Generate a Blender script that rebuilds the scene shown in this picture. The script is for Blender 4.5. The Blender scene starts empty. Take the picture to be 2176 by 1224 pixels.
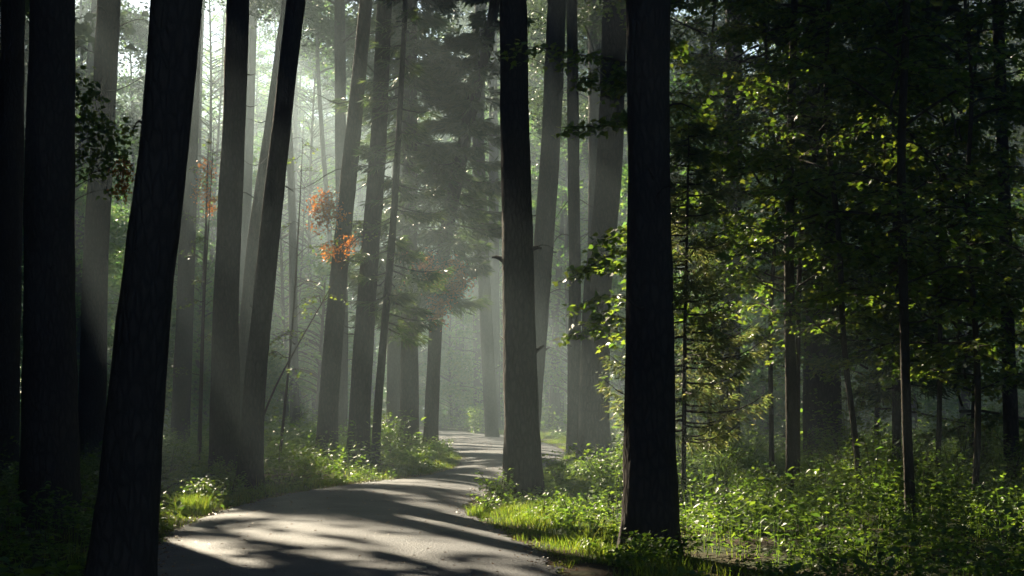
import bpy, math, random
import numpy as np
from mathutils import Vector
random.seed(7); RNG = np.random.default_rng(7); RP = np.random.default_rng(21); NTH = [0]
SC = bpy.context.scene; COL = SC.collection
# ---------------------------------------------------------------- camera
PITCH = math.radians(4.5); EYE = 1.6; F = 3022.0
cd = bpy.data.cameras.new('camera'); cam = bpy.data.objects.new('camera', cd); COL.objects.link(cam)
cd.lens = 50; cd.sensor_width = 36; cd.clip_start = 0.1; cd.clip_end = 2000
cam.location = (0, 0, EYE); cam.rotation_euler = (math.radians(90) + PITCH, 0, 0)
cd.dof.use_dof = True; cd.dof.focus_distance = 24; cd.dof.aperture_fstop = 5.6
SC.camera = cam
# ---------------------------------------------------------------- light
AZ = math.radians(27); EL = math.radians(28)        # the sun stands ahead and to the left
SUN = Vector((-math.sin(AZ) * math.cos(EL), math.cos(AZ) * math.cos(EL), math.sin(EL)))
w = bpy.data.worlds.new('World'); SC.world = w; w.use_nodes = True
nt = w.node_tree; bg = nt.nodes['Background']
sky = nt.nodes.new('ShaderNodeTexSky'); sky.sky_type = 'NISHITA'; sky.sun_disc = False
sky.sun_elevation = EL; sky.sun_rotation = -AZ; sky.air_density = 1.0; sky.dust_density = 0.6; sky.ozone_density = 3.0
nt.links.new(sky.outputs[0], bg.inputs[0]); bg.inputs[1].default_value = 0.05
sl = bpy.data.lights.new('sun', 'SUN'); sl.energy = 5.0; sl.angle = math.radians(0.53); sl.color = (1, 0.86, 0.62)
so = bpy.data.objects.new('sun', sl); COL.objects.link(so); so.rotation_euler = SUN.to_track_quat('Z', 'Y').to_euler()
SC.view_settings.view_transform = 'Standard'; SC.view_settings.look = 'None'
SC.view_settings.gamma = 1; SC.view_settings.exposure = 2.22
cy = SC.cycles
cy.max_bounces = 5; cy.diffuse_bounces = 2; cy.glossy_bounces = 1; cy.transmission_bounces = 3
cy.volume_bounces = 0; cy.transparent_max_bounces = 4; cy.use_denoising = True
cy.sample_clamp_indirect = 4; cy.caustics_reflective = False; cy.caustics_refractive = False
HAZE = 0.0046

# ---------------------------------------------------------------- helpers
def px(x, y, d):
    """point at distance d (along the road axis) in the direction of photo pixel x, y"""
    cx = (x - 1088) / F; cyy = (612 - y) / F
    Y = math.cos(PITCH) - cyy * math.sin(PITCH); Z = math.sin(PITCH) + cyy * math.cos(PITCH)
    return np.array([cx * d / Y, d, EYE + Z * d / Y])
def sstep(x, a, b):
    t = np.clip((np.asarray(x, float) - a) / (b - a), 0, 1); return t * t * (3 - 2 * t)
_H = np.random.default_rng(99).random((256, 256))
def vnoise(x, y, s=0):
    x = np.asarray(x, float) + 17.3 * s; y = np.asarray(y, float) + 41.7 * s
    xi = np.floor(x).astype(int); yi = np.floor(y).astype(int); fx = x - xi; fy = y - yi
    fx = fx * fx * (3 - 2 * fx); fy = fy * fy * (3 - 2 * fy)
    g = lambda a, b: _H[a & 255, b & 255]
    return (g(xi, yi) * (1 - fx) + g(xi + 1, yi) * fx) * (1 - fy) + (g(xi, yi + 1) * (1 - fx) + g(xi + 1, yi + 1) * fx) * fy

class MB:
    def __init__(s): s.v = []; s.p = []; s.n = 0
    def add(s, v, *polys):
        v = np.asarray(v, np.float32).reshape(-1, 3)
        for q in polys: s.p.append(np.asarray(q, np.int32) + s.n)
        s.v.append(v); s.n += len(v)
    def build(s, name, mat, parent=None, smooth=False, origin=None):
        V = np.concatenate(s.v) if s.v else np.zeros((0, 3), np.float32)
        o = np.array(origin if origin is not None else (parent.location if parent is not None else (0, 0, 0)), np.float32)
        V = V - o
        me = bpy.data.meshes.new(name)
        lens = np.concatenate([np.full(len(q), q.shape[1], np.int32) for q in s.p])
        loops = np.concatenate([q.ravel() for q in s.p])
        me.vertices.add(len(V)); me.vertices.foreach_set('co', V.ravel())
        me.loops.add(len(loops)); me.loops.foreach_set('vertex_index', loops)
        me.polygons.add(len(lens)); me.polygons.foreach_set('loop_start', np.concatenate([[0], np.cumsum(lens)[:-1]]).astype(np.int32))
        if smooth: me.polygons.foreach_set('use_smooth', np.ones(len(lens), bool))
        me.update(calc_edges=True); me.materials.append(mat)
        ob = bpy.data.objects.new(name, me); COL.objects.link(ob)
        if parent is not None: ob.parent = parent
        elif origin is not None: ob.location = origin
        return ob
def tag(o, label=None, cat=None, group=None, kind=None):
    if label: o['label'] = label
    if cat: o['category'] = cat
    if group: o['group'] = group
    if kind: o['kind'] = kind
    return o
def thing(name, loc, label, cat, group=None):
    global RNG
    NTH[0] += 1; RNG = np.random.default_rng(500 + NTH[0])      # each thing has its own random stream
    o = bpy.data.objects.new(name, None); COL.objects.link(o); o.location = loc; o.empty_display_size = 0.3
    return tag(o, label, cat, group)

def unit(v): return v / np.maximum(np.linalg.norm(v, axis=-1, keepdims=True), 1e-9)
def tube(mb, P, R, seg=6, rough=0.0, seed=0, flat=False):
    P = np.asarray(P, float); R = np.asarray(R, float); n = len(P)
    T = unit(np.gradient(P, axis=0))
    if flat: A = np.tile([1., 0, 0], (n, 1)); B = np.tile([0, 1., 0], (n, 1))
    else:
        ref = np.where(np.abs(T[:, 2:3]) > 0.9, np.array([[1., 0, 0]]), np.array([[0, 0, 1.]]))
        A = unit(np.cross(T, ref)); B = np.cross(T, A)
    th = np.linspace(0, 2 * np.pi, seg, endpoint=False)
    r = R[:, None] * np.ones((1, seg))
    if rough:
        zz = P[:, 2][:, None] + 0 * th[None]; tt = th[None] + 0 * zz
        r = r * (1 + rough * (vnoise(np.cos(tt) * 1.5 + zz * 0.7 + seed, np.sin(tt) * 1.5 + zz * 0.35 + seed * 3) - .5) * 2
                 + rough * .8 * (vnoise(tt * 3.2 + seed * 7, zz * 3.1) - .5)
                 + rough * .6 * (vnoise(tt * 7 + seed, zz * 9) - .5)
                 + (.26 * np.exp(-np.maximum(zz, 0) / .22) * (vnoise(tt * 1.27 + 31 * seed, 0 * zz + seed) - .45) if flat else 0))
    V = P[:, None, :] + r[..., None] * (np.cos(th)[None, :, None] * A[:, None, :] + np.sin(th)[None, :, None] * B[:, None, :])
    i = np.arange(n - 1)[:, None] * seg; j = np.arange(seg)[None]; k = (j + 1) % seg
    Q = np.stack([i + j, i + k, i + seg + k, i + seg + j], -1).reshape(-1, 4)
    caps = [np.arange(seg)[None, ::-1], (np.arange(seg) + (n - 1) * seg)[None]]
    mb.add(V.reshape(-1, 3), Q, *caps)
def rand_dirs(n, zbias=0.0, zscale=1.0):
    v = RNG.normal(size=(n, 3)); v[:, 2] = v[:, 2] * zscale + zbias; return unit(v)
def leaves(mb, P, D, N, L, W, fold=0.12):
    """kite-shaped folded leaves; P base points, D direction, N normal"""
    P = np.asarray(P); n = len(P)
    if n == 0: return
    L = np.broadcast_to(np.asarray(L, float), (n,))[:, None]; W = np.broadcast_to(np.asarray(W, float), (n,))[:, None]
    S = unit(np.cross(D, N)); N2 = np.cross(S, D)
    V = np.stack([P, P + D * L * .45 + S * W * .5 + N2 * L * fold, P + D * L - N2 * L * fold * .8, P + D * L * .45 - S * W * .5 + N2 * L * fold], 1)
    b = np.arange(n)[:, None] * 4
    mb.add(V.reshape(-1, 3), np.concatenate([b + [0, 1, 2], b + [0, 2, 3]]))
_MT = np.array([(0, 0), (.16, .05), (.42, .02), (.30, .22), (.52, .42), (.27, .45), (.20, .62), (0, 1), (-.20, .62), (-.27, .45), (-.52, .42), (-.30, .22), (-.42, .02), (-.16, .05)])
def maple(mb, P, D, N, L):
    n = len(P)
    if n == 0: return
    L = np.broadcast_to(np.asarray(L, float), (n,))[:, None, None]
    S = unit(np.cross(D, N)); N2 = np.cross(S, D); T = _MT[None]
    V = P[:, None] + L * (S[:, None] * T[..., 0:1] + D[:, None] * T[..., 1:2] - N2[:, None] * (T[..., 1:2] ** 2 * .25 + np.abs(T[..., 0:1]) * .3))
    m = len(_MT); mb.add(V.reshape(-1, 3), np.arange(n)[:, None] * m + np.arange(m)[None])
def blades(mb, P, H, W, lean=.5):
    n = len(P); a = RNG.random(n) * 2 * np.pi
    S = np.stack([np.cos(a), np.sin(a), 0 * a], -1); a2 = RNG.random(n) * 2 * np.pi
    G = np.stack([np.cos(a2), np.sin(a2), 0 * a2], -1) * (RNG.random(n)[:, None] * lean)
    H = H[:, None]; W = np.broadcast_to(np.asarray(W, float), (n,))[:, None]; Z = np.array([[0, 0, 1.]])
    V = np.stack([P - S * W / 2, P + S * W / 2, P + S * W * .35 + Z * H * .55 + G * H * .35, P - S * W * .35 + Z * H * .55 + G * H * .35, P + Z * H * .92 + G * H], 1)
    b = np.arange(n)[:, None] * 5
    mb.add(V.reshape(-1, 3), b + [0, 1, 2, 3], b + [3, 2, 4])

# gaps cut in the leaf roof to place sunlight, per sun ray; u, v is where that ray meets the ground
KX = math.sin(AZ) / math.tan(EL); KY = math.cos(AZ) / math.tan(EL)
GAPS = [  # u, v, su, sv, openness
    (-1.2, 15.6, 2.6, 2.4, .34), (-1.5, 20.0, 2.5, 1.8, .26), (1.8, 18.5, 2.3, 3.2, .95), (4.4, 17.0, 2.0, 3.0, .9), (-4.4, 20.2, .9, 1.6, .8),
    (-0.4, 29.0, 2.6, 7.0, .50), (0.6, 45.0, 4.0, 13.0, .78), (6.5, 15.2, 1.7, 2.8, 1.0), (2.5, 17.0, 2.0, 3.0, .9), (8.8, 11.0, 1.7, 2.4, .55),
    (-2.0, 78.0, 14.0, 14.0, .46), (2.2, 36.0, 3.0, 14.0, .95), (-1.8, 30.0, 2.6, 9.0, .62), (-1.0, 50.0, 5.0, 14.0, .8), (4.0, 60.0, 6.0, 14.0, .6), (-4.0, 41.0, 2.0, 6.0, .5)]
def openness(u, v):
    p = 0.05 + 0 * u
    for a, b, c, d, h in GAPS: p = np.maximum(p, h * np.exp(-.5 * (((u - a) / c) ** 2 + ((v - b) / d) ** 2) ** 1.5))
    return p
STREAKS = [  # leaf holes cut for lit streaks: u, v, half length along the sun's direction, half width
    (-1.35, 16.0, 1.7, .55), (-.2, 15.0, 1.2, .42), (-2.4, 17.2, 1.2, .35), (-4.3, 20.4, 1.5, .55), (-3.0, 18.6, 1.6, .16), (-1.0, 18.5, .8, .35), (-.3, 17.4, 1.0, .22),
    (-.7, 20.2, .8, .25), (-3.4, 15.6, 1.2, .3), (-2.7, 14.2, 1.2, .25), (-1.2, 13.3, 1.0, .3), (.1, 13.0, .8, .2), (-1.0, 29.0, 1.5, .4), (.2, 33.5, 2.0, .45),
    (1.2, 41, 3, .7), (-.2, 39, 2, .5), (.9, 48, 3, .7), (-.8, 53, 3, .6), (-1.2, 60, 3, .9), (-3.5, 66, 3, .8), (-1.9, 15.0, 1.3, .28), (-.7, 14.0, 1.3, .3), (-2.9, 16.6, 1.2, .3),
    (1.6, 19.4, 1.6, .6), (1.2, 17.2, 1.4, .45), (2.2, 16.0, 1.3, .35), (3.2, 18.6, 1.6, .5), (-.2, 22.2, 1.0, .5)]
def keep(P):
    u = P[:, 0] + KX * P[:, 2]; v = P[:, 1] - KY * P[:, 2]
    a = (u * math.sin(AZ) - v * math.cos(AZ)); b = (u * math.cos(AZ) + v * math.sin(AZ))
    n = .62 * vnoise(a / 4.5, b / .85, 1) + .38 * vnoise(a / 1.8, b / .4, 2)
    st = np.zeros(len(P), bool)
    for su_, sv_, hl, hw in STREAKS:
        du = u - su_; dv = v - sv_; al = (du * math.sin(AZ) - dv * math.cos(AZ)) / hl; ac = (du * math.cos(AZ) + dv * math.sin(AZ)) / hw
        st |= (al * al + ac * ac) < .3 + 1.0 * n
    p = openness(u, v); thr = .5 + (p - .5) * .8
        # a narrow slit is cut above the road to let skylight onto it
    ix = np.clip(((P[:, 0] + 60) * 2).astype(int), 0, 239); iy = np.clip(((P[:, 1] + 20) * 2).astype(int), 0, 259)
    slit = (SLIT[iy, ix] < -.6 + 1.6 * (n - .5)) & (P[:, 2] > 7)
    return ((n > thr) | (p < .1)) & ~st & ~slit

# ---------------------------------------------------------------- materials
def mat(name):
    m = bpy.data.materials.new(name); m.use_nodes = True; t = m.node_tree; t.nodes.clear()
    o = t.nodes.new('ShaderNodeOutputMaterial'); return m, t, o
def nd(t, typ, **k):
    n = t.nodes.new(typ)
    for a, b in k.items():
        if a in n.inputs.keys(): n.inputs[a].default_value = b
        else: setattr(n, a, b)
    return n
def ramp(t, fac, stops):
    r = t.nodes.new('ShaderNodeValToRGB'); e = r.color_ramp.elements
    while len(e) < len(stops): e.new(.5)
    for q, (p, c) in zip(e, stops): q.position = p; q.color = (*c, 1)
    t.links.new(fac, r.inputs[0]); return r.outputs[0]
def leaf_mat(name, cols, trans, tcol, rough=.42, spec=.45):
    m, t, o = mat(name)
    g = nd(t, 'ShaderNodeNewGeometry')
    c = ramp(t, g.outputs['Random Per Island'], [(i / max(1, len(cols) - 1), q) for i, q in enumerate(cols)])
    b = nd(t, 'ShaderNodeBsdfPrincipled', Roughness=rough); b.inputs['Specular IOR Level'].default_value = spec
    t.links.new(c, b.inputs['Base Color'])
    tr = nd(t, 'ShaderNodeBsdfTranslucent')
    mx = nd(t, 'ShaderNodeMix', data_type='RGBA', blend_type='MULTIPLY'); mx.inputs[0].default_value = 1
    t.links.new(c, mx.inputs[6]); mx.inputs[7].default_value = (*tcol, 1); t.links.new(mx.outputs[2], tr.inputs[0])
    s = nd(t, 'ShaderNodeMixShader'); s.inputs[0].default_value = trans
    t.links.new(b.outputs[0], s.inputs[1]); t.links.new(tr.outputs[0], s.inputs[2]); t.links.new(s.outputs[0], o.inputs[0])
    return m
M = {}
M['maple'] = leaf_mat('maple_leaf', [(.035, .075, .02), (.05, .10, .022), (.08, .13, .026), (.10, .13, .03)], .5, (3.9, 3.5, 1.5))
M['herb'] = leaf_mat('herb_leaf', [(.035, .08, .022), (.055, .12, .028), (.09, .15, .03), (.05, .10, .03)], .42, (4.4, 3.8, 1.5), .46, .38)
M['grass'] = leaf_mat('grass_blade', [(.045, .095, .02), (.07, .13, .025), (.10, .16, .035), (.14, .17, .05)], .5, (3.6, 3.1, 1.2))
M['far'] = leaf_mat('broad_leaf', [(.04, .10, .032), (.06, .13, .035), (.10, .15, .04)], .5, (3.6, 3.6, 1.8))
M['pine'] = leaf_mat('pine_needles', [(.03, .055, .025), (.045, .075, .03)], .35, (2.4, 2.2, 1.4), .5, .3)
M['spruce'] = leaf_mat('spruce_needles', [(.025, .055, .026), (.04, .075, .03), (.06, .09, .035)], .42, (2.6, 2.3, 1.4), .45, .4)
M['youngspruce'] = leaf_mat('young_spruce_needles', [(.045, .08, .035), (.075, .11, .05), (.12, .13, .07)], .5, (3.6, 3.2, 1.8), .4, .6)
M['rust'] = leaf_mat('dead_leaf', [(.28, .12, .025), (.36, .16, .03), (.18, .08, .02)], .5, (2.5, 2.0, 1.2))
M['litter'] = leaf_mat('litter_leaf', [(.16, .085, .035), (.24, .13, .05), (.09, .055, .03)], .15, (1.5, 1.3, 1))
def bark(name, c1, c2, scale=1.0, bump=.5):
    m, t, o = mat(name)
    tc = nd(t, 'ShaderNodeTexCoord'); mp = nd(t, 'ShaderNodeMapping'); mp.inputs['Scale'].default_value = (15 * scale, 15 * scale, 5.0 * scale)
    t.links.new(tc.outputs['Object'], mp.inputs[0])
    nz = nd(t, 'ShaderNodeTexNoise', Scale=.8, Detail=3.0); t.links.new(mp.outputs[0], nz.inputs['Vector'])
    av = nd(t, 'ShaderNodeMix', data_type='RGBA', blend_type='ADD'); av.inputs[0].default_value = .9
    t.links.new(mp.outputs[0], av.inputs[6]); t.links.new(nz.outputs['Color'], av.inputs[7])
    vo = nd(t, 'ShaderNodeTexVoronoi', feature='DISTANCE_TO_EDGE', Scale=1.0); t.links.new(av.outputs[2], vo.inputs['Vector'])
    n2 = nd(t, 'ShaderNodeTexNoise', Scale=3.0, Detail=6.0); t.links.new(mp.outputs[0], n2.inputs['Vector'])
    n3 = nd(t, 'ShaderNodeTexNoise', Scale=.7, Detail=2.0); t.links.new(tc.outputs['Object'], n3.inputs['Vector'])
    h = nd(t, 'ShaderNodeMath', operation='MINIMUM'); h.inputs[1].default_value = .28; t.links.new(vo.outputs[0], h.inputs[0])
    h2 = nd(t, 'ShaderNodeMath', operation='MULTIPLY_ADD'); h2.inputs[1].default_value = .22
    t.links.new(n2.outputs[0], h2.inputs[0]); t.links.new(h.outputs[0], h2.inputs[2])
    mixf = nd(t, 'ShaderNodeMath', operation='MULTIPLY_ADD'); mixf.inputs[1].default_value = .8; t.links.new(n3.outputs[0], mixf.inputs[0]); t.links.new(h2.outputs[0], mixf.inputs[2])
    c = ramp(t, mixf.outputs[0], [(.3, c1), (.62, tuple(.5 * (a + b) for a, b in zip(c1, c2))), (.95, c2)])
    b = nd(t, 'ShaderNodeBsdfPrincipled', Roughness=.9); b.inputs['Specular IOR Level'].default_value = .2; t.links.new(c, b.inputs['Base Color'])
    bp = nd(t, 'ShaderNodeBump', Strength=bump, Distance=.05); t.links.new(h2.outputs[0], bp.inputs['Height']); t.links.new(bp.outputs[0], b.inputs['Normal'])
    t.links.new(b.outputs[0], o.inputs[0]); return m
M['bark'] = bark('pine_bark', (.026, .020, .018), (.095, .078, .07), 1, .8)
M['barkthin'] = bark('sapling_bark', (.045, .035, .025), (.11, .09, .07), 2, .4)
# asphalt
m, t, o = mat('asphalt'); M['asphalt'] = m
tc = nd(t, 'ShaderNodeTexCoord')
a1 = nd(t, 'ShaderNodeTexNoise', Scale=45.0, Detail=5.0, Roughness=.7); a2 = nd(t, 'ShaderNodeTexNoise', Scale=1.3, Detail=7.0, Roughness=.65); a3 = nd(t, 'ShaderNodeTexVoronoi', Scale=45.0)
for q in (a1, a2, a3): t.links.new(tc.outputs['Object'], q.inputs['Vector'])
f = nd(t, 'ShaderNodeMath', operation='MULTIPLY_ADD'); f.inputs[1].default_value = .4; t.links.new(a1.outputs[0], f.inputs[0]); t.links.new(a2.outputs[0], f.inputs[2])
c = ramp(t, f.outputs[0], [(.35, (.028, .034, .047)), (.6, (.048, .055, .072)), (.78, (.07, .075, .09)), (.98, (.14, .14, .14))])
b = nd(t, 'ShaderNodeBsdfPrincipled', Roughness=.7); b.inputs['Specular IOR Level'].default_value = .4; t.links.new(c, b.inputs['Base Color'])
bp = nd(t, 'ShaderNodeBump', Strength=.8, Distance=.012); t.links.new(a3.outputs[0], bp.inputs['Height']); t.links.new(bp.outputs[0], b.inputs['Normal'])
t.links.new(b.outputs[0], o.inputs[0])
# forest floor
m, t, o = mat('forest_floor'); M['soil'] = m
tc = nd(t, 'ShaderNodeTexCoord'); a1 = nd(t, 'ShaderNodeTexNoise', Scale=14.0, Detail=8.0); a2 = nd(t, 'ShaderNodeTexNoise', Scale=.8, Detail=4.0)
for q in (a1, a2): t.links.new(tc.outputs['Object'], q.inputs['Vector'])
c1 = ramp(t, a1.outputs[0], [(.3, (.035, .026, .016)), (.55, (.085, .058, .034)), (.75, (.15, .10, .055))])
c2 = ramp(t, a1.outputs[0], [(.3, (.02, .035, .012)), (.7, (.05, .07, .022))])
mx = nd(t, 'ShaderNodeMix', data_type='RGBA'); fr = ramp(t, a2.outputs[0], [(.42, (0, 0, 0)), (.58, (1, 1, 1))])
t.links.new(fr, mx.inputs[0]); t.links.new(c1, mx.inputs[6]); t.links.new(c2, mx.inputs[7])
b = nd(t, 'ShaderNodeBsdfPrincipled', Roughness=.95); b.inputs['Specular IOR Level'].default_value = .1; t.links.new(mx.outputs[2], b.inputs['Base Color'])
bp = nd(t, 'ShaderNodeBump', Strength=.8, Distance=.04); t.links.new(a1.outputs[0], bp.inputs['Height']); t.links.new(bp.outputs[0], b.inputs['Normal'])
t.links.new(b.outputs[0], o.inputs[0])

# ---------------------------------------------------------------- road and ground
LR = [((4, -10), (10, -8)), ((1, 2), (5, 1)), ((-1.6, 8), (2.8, 6)), ((-2.7, 11.2), (1.3, 10)), ((-3.45, 13.7), (.55, 12.9)), ((-3.85, 15.6), (.2, 15.6)),
      ((-4.2, 19.4), (-.5, 19.7)), ((-3.85, 24), (-.62, 22.6)), ((-2.95, 27.6), (-.4, 25.4)), ((-2.0, 29.8), (0, 28.5)), ((-1.42, 33.3), (.6, 32)),
      ((-1.35, 38), (1.3, 38)), ((-1.65, 43), (1.62, 44)), ((-2.35, 49), (1.4, 51)), ((-3.2, 56), (.6, 59)), ((-4.6, 64), (-1.1, 68)),
      ((-7.5, 71), (-4.4, 77)), ((-14, 80), (-12, 87)), ((-30, 90), (-29, 97)), ((-60, 95), (-60, 102))]
def catmull(P, k):
    P = np.asarray(P, float); P = np.vstack([2 * P[0] - P[1], P, 2 * P[-1] - P[-2]]); out = []
    for i in range(1, len(P) - 2):
        t = np.linspace(0, 1, k, endpoint=False)[:, None]; a, b, c, d = P[i - 1:i + 3]
        out.append(.5 * (2 * b + (c - a) * t + (2 * a - 5 * b + 4 * c - d) * t * t + (3 * b - a - 3 * c + d) * t ** 3))
    return np.vstack(out + [P[-2][None]])
RL = catmull([a for a, b in LR], 10); RR = catmull([b for a, b in LR], 10); RC = (RL + RR) / 2; RH = np.linalg.norm(RR - RL, axis=1) / 2
def side_frame():
    T = unit(np.gradient(RC, axis=0)); return T, np.stack([T[:, 1], -T[:, 0]], -1)
RT, RN = side_frame()
def road_dist(X, Y):
    """signed distance outside the road edge, and side (+1 = right)"""
    X = np.asarray(X, float).ravel(); Y = np.asarray(Y, float).ravel(); D = np.empty(len(X)); S = np.empty(len(X))
    for k in range(0, len(X), 20000):
        q = slice(k, k + 20000)
        dl = np.hypot(X[q, None] - RL[None, :, 0], Y[q, None] - RL[None, :, 1]); dr = np.hypot(X[q, None] - RR[None, :, 0], Y[q, None] - RR[None, :, 1])
        il = dl.argmin(1); ir = dr.argmin(1)
        sl_ = -((X[q] - RL[il, 0]) * RN[il, 0] + (Y[q] - RL[il, 1]) * RN[il, 1]); sr = ((X[q] - RR[ir, 0]) * RN[ir, 0] + (Y[q] - RR[ir, 1]) * RN[ir, 1])
        left = dl.min(1) < dr.min(1)
        D[q] = np.where(left, np.sign(sl_) * dl.min(1), np.sign(sr) * dr.min(1)); S[q] = np.where(left, -1, 1)
    return D, S
_a, _b = np.meshgrid(np.arange(240) / 2 - 60, np.arange(260) / 2 - 20); SLIT = road_dist(_a, _b)[0].reshape(260, 240)
def ground_z(X, Y):
    D, S = road_dist(X, Y); X = np.asarray(X).ravel(); Y = np.asarray(Y).ravel()
    k = sstep(D, .1, 3.0)
    z = -.02 + k * (.16 * (vnoise(X / 3, Y / 3, 5) - .35) + .5 * (vnoise(X / 14, Y / 14, 6) - .5) * sstep(D, 2, 10))
    return z + .02 * sstep(D, 0, .3)
gx = np.unique(np.concatenate([np.arange(-140, -24, 4.), np.arange(-24, -8, 1.), np.arange(-8, 10, .3), np.arange(10, 26, 1.), np.arange(26, 141, 4.)]))
gy = np.unique(np.concatenate([np.arange(-60, -12, 4.), np.arange(-12, 8, 1.), np.arange(8, 60, .4), np.arange(60, 100, 1.), np.arange(100, 261, 5.)]))
GX, GY = np.meshgrid(gx, gy); mb = MB(); nx_, ny_ = len(gx), len(gy)
i = (np.arange(ny_ - 1)[:, None] * nx_ + np.arange(nx_ - 1)[None]).ravel()
mb.add(np.stack([GX.ravel(), GY.ravel(), ground_z(GX, GY)], -1), np.stack([i, i + 1, i + nx_ + 1, i + nx_], -1))
tag(mb.build('ground', M['soil'], smooth=True), kind='structure')
mb = MB(); NC = 14; s = np.linspace(0, 1, NC)
_t = np.arange(len(RL)); _u = np.arange(0, len(RL) - 1 + 1e-6, .2); fine = lambda Q: np.stack([np.interp(_u, _t, Q[:, 0]), np.interp(_u, _t, Q[:, 1])], -1)
rag = lambda sd: ((vnoise(_u * .9, sd) - .5) * .14 + (vnoise(_u * 4.1, sd + 5) - .5) * .09)[:, None]
edge_l = fine(RL) + fine(RN) * rag(3); edge_r = fine(RR) + fine(RN) * rag(9)
V = edge_l[:, None] * (1 - s)[None, :, None] + edge_r[:, None] * s[None, :, None]
z = .004 + .05 * (1 - (2 * s - 1) ** 2)[None] + .035 * (vnoise(V[..., 0] * .35, V[..., 1] * .22, 8) - .3) * np.sin(np.pi * s)[None]
V = np.concatenate([V, z[..., None]], -1); n = len(_u)
i = (np.arange(n - 1)[:, None] * NC + np.arange(NC - 1)[None]).ravel()
mb.add(V.reshape(-1, 3), np.stack([i, i + 1, i + NC + 1, i + NC], -1))
tag(mb.build('road', M['asphalt'], smooth=True), kind='structure')

# ---------------------------------------------------------------- trees
def gz(x, y): return float(ground_z([x], [y])[0])
def trunk_path(pts, d, H):
    """pts: (photo y, photo x centre, photo width) -> centreline points and radii from the ground to height H"""
    pts = sorted(pts, key=lambda q: -q[0])
    C = np.array([px(x, y, d) for y, x, w_ in pts]); R = np.array([w_ / 2 * d / F for y, x, w_ in pts])
    o = np.argsort(C[:, 2]); C, R = C[o], R[o]
    z0 = min(-.15, C[0, 2]); sl0 = (C[1] - C[0]) / (C[1, 2] - C[0, 2]); sl1 = (C[-1] - C[-2]) / (C[-1, 2] - C[-2, 2])
    zs = np.concatenate([np.arange(z0, 1.2, .12), np.arange(1.2, C[-1, 2], .35), np.linspace(C[-1, 2], H, 16)])
    zs = np.unique(zs); out = []; rr = []
    for z in zs:
        if z < C[0, 2]: p = C[0] + sl0 * (z - C[0, 2]); r = R[0]
        elif z > C[-1, 2]:
            h = z - C[-1, 2]; q = h / max(1e-3, H - C[-1, 2]); p = C[-1] + sl1 * (h * (1 - .45 * q)) ; p[2] = z; r = R[-1] * (1 - .8 * q)
        else:
            p = np.array([np.interp(z, C[:, 2], C[:, k]) for k in range(3)]); r = np.interp(z, C[:, 2], R)
        out.append(p); rr.append(r)
    out = np.array(out); rr = np.array(rr)
    zu = np.arange(z0, H, .25); k = np.ones(7) / 7
    for a in (0, 1):
        q = np.interp(zu, zs, out[:, a]); q = np.concatenate([q[:3], np.convolve(q, k, 'valid'), q[-3:]]); out[:, a] = np.interp(zs, zu, q)
    rr = rr * (1 + .16 * np.exp(-np.maximum(zs, 0) / .22))
    return out, rr
def at_z(P, z): return np.array([np.interp(z, P[:, 2], P[:, k]) for k in range(3)])
def stub(mb, P, R, z, az, L, r, droop=.1, kink=.25):
    b = at_z(P, z); dr = np.array([math.cos(az), math.sin(az), 0]); n = 7; t = np.linspace(0, 1, n)
    side = np.array([-dr[1], dr[0], 0]); q = b + dr * (L * t)[:, None]
    q[:, 2] += L * (-droop * t * t + .12 * np.sin(t * 5 + z)); q += side * (kink * L * .4 * np.sin(t * 3 + az * 3))[:, None]
    tube(mb, q, r * (1 - .8 * t), 5); return q
def clump_cloud(mb, C, n, sig, L, W, zs=.6, carve=True, up=.3, flatn=1.0):
    """leaf clumps: C (k,3) clump centres, n leaves each"""
    k = len(C); P = np.repeat(C, n, 0) + RNG.normal(size=(k * n, 3)) * np.repeat(np.broadcast_to(sig, (k,)), n)[:, None] * np.array([1, 1, zs])
    m_ = len(P); D = rand_dirs(m_, -.1, .6); N = rand_dirs(m_, up, flatn); s_ = .7 + .6 * RNG.random(m_)
    if carve: kk = keep(P); P, D, N, s_ = P[kk], D[kk], N[kk], s_[kk]
    leaves(mb, P, D, N, L * s_, W * s_)
def pine_crown(tr, mb, P, H, R, z0, ncl=34, nl=110, L=.2, W=.09, sig=.5):
    zz = z0 + (H - z0) * RNG.random(ncl) ** .8; q = (zz - z0) / (H - z0)
    rr = R * (1.0 - .75 * q ** 1.6) * (.35 + .65 * np.sqrt(RNG.random(ncl))); a = RNG.random(ncl) * 2 * np.pi; C = []
    for z, r, b in zip(zz, rr, a):
        s0 = at_z(P, min(z, H - .3)); e = s0 + np.array([math.cos(b) * r, math.sin(b) * r, .12 * r + .2]); C.append(e)
        t = np.linspace(0, 1, 5)[:, None]; br = s0 * (1 - t) + e * t; br[:, 2] += .12 * r * np.sin(t[:, 0] * 3.1)
        if keep(br).all(): tube(tr, br, .05 * (1 - .75 * t[:, 0]) * (.6 + r * .15), 4)
    clump_cloud(mb, np.array(C), nl, sig * (.7 + .6 * RNG.random(ncl)), L, W, .45)
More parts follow.
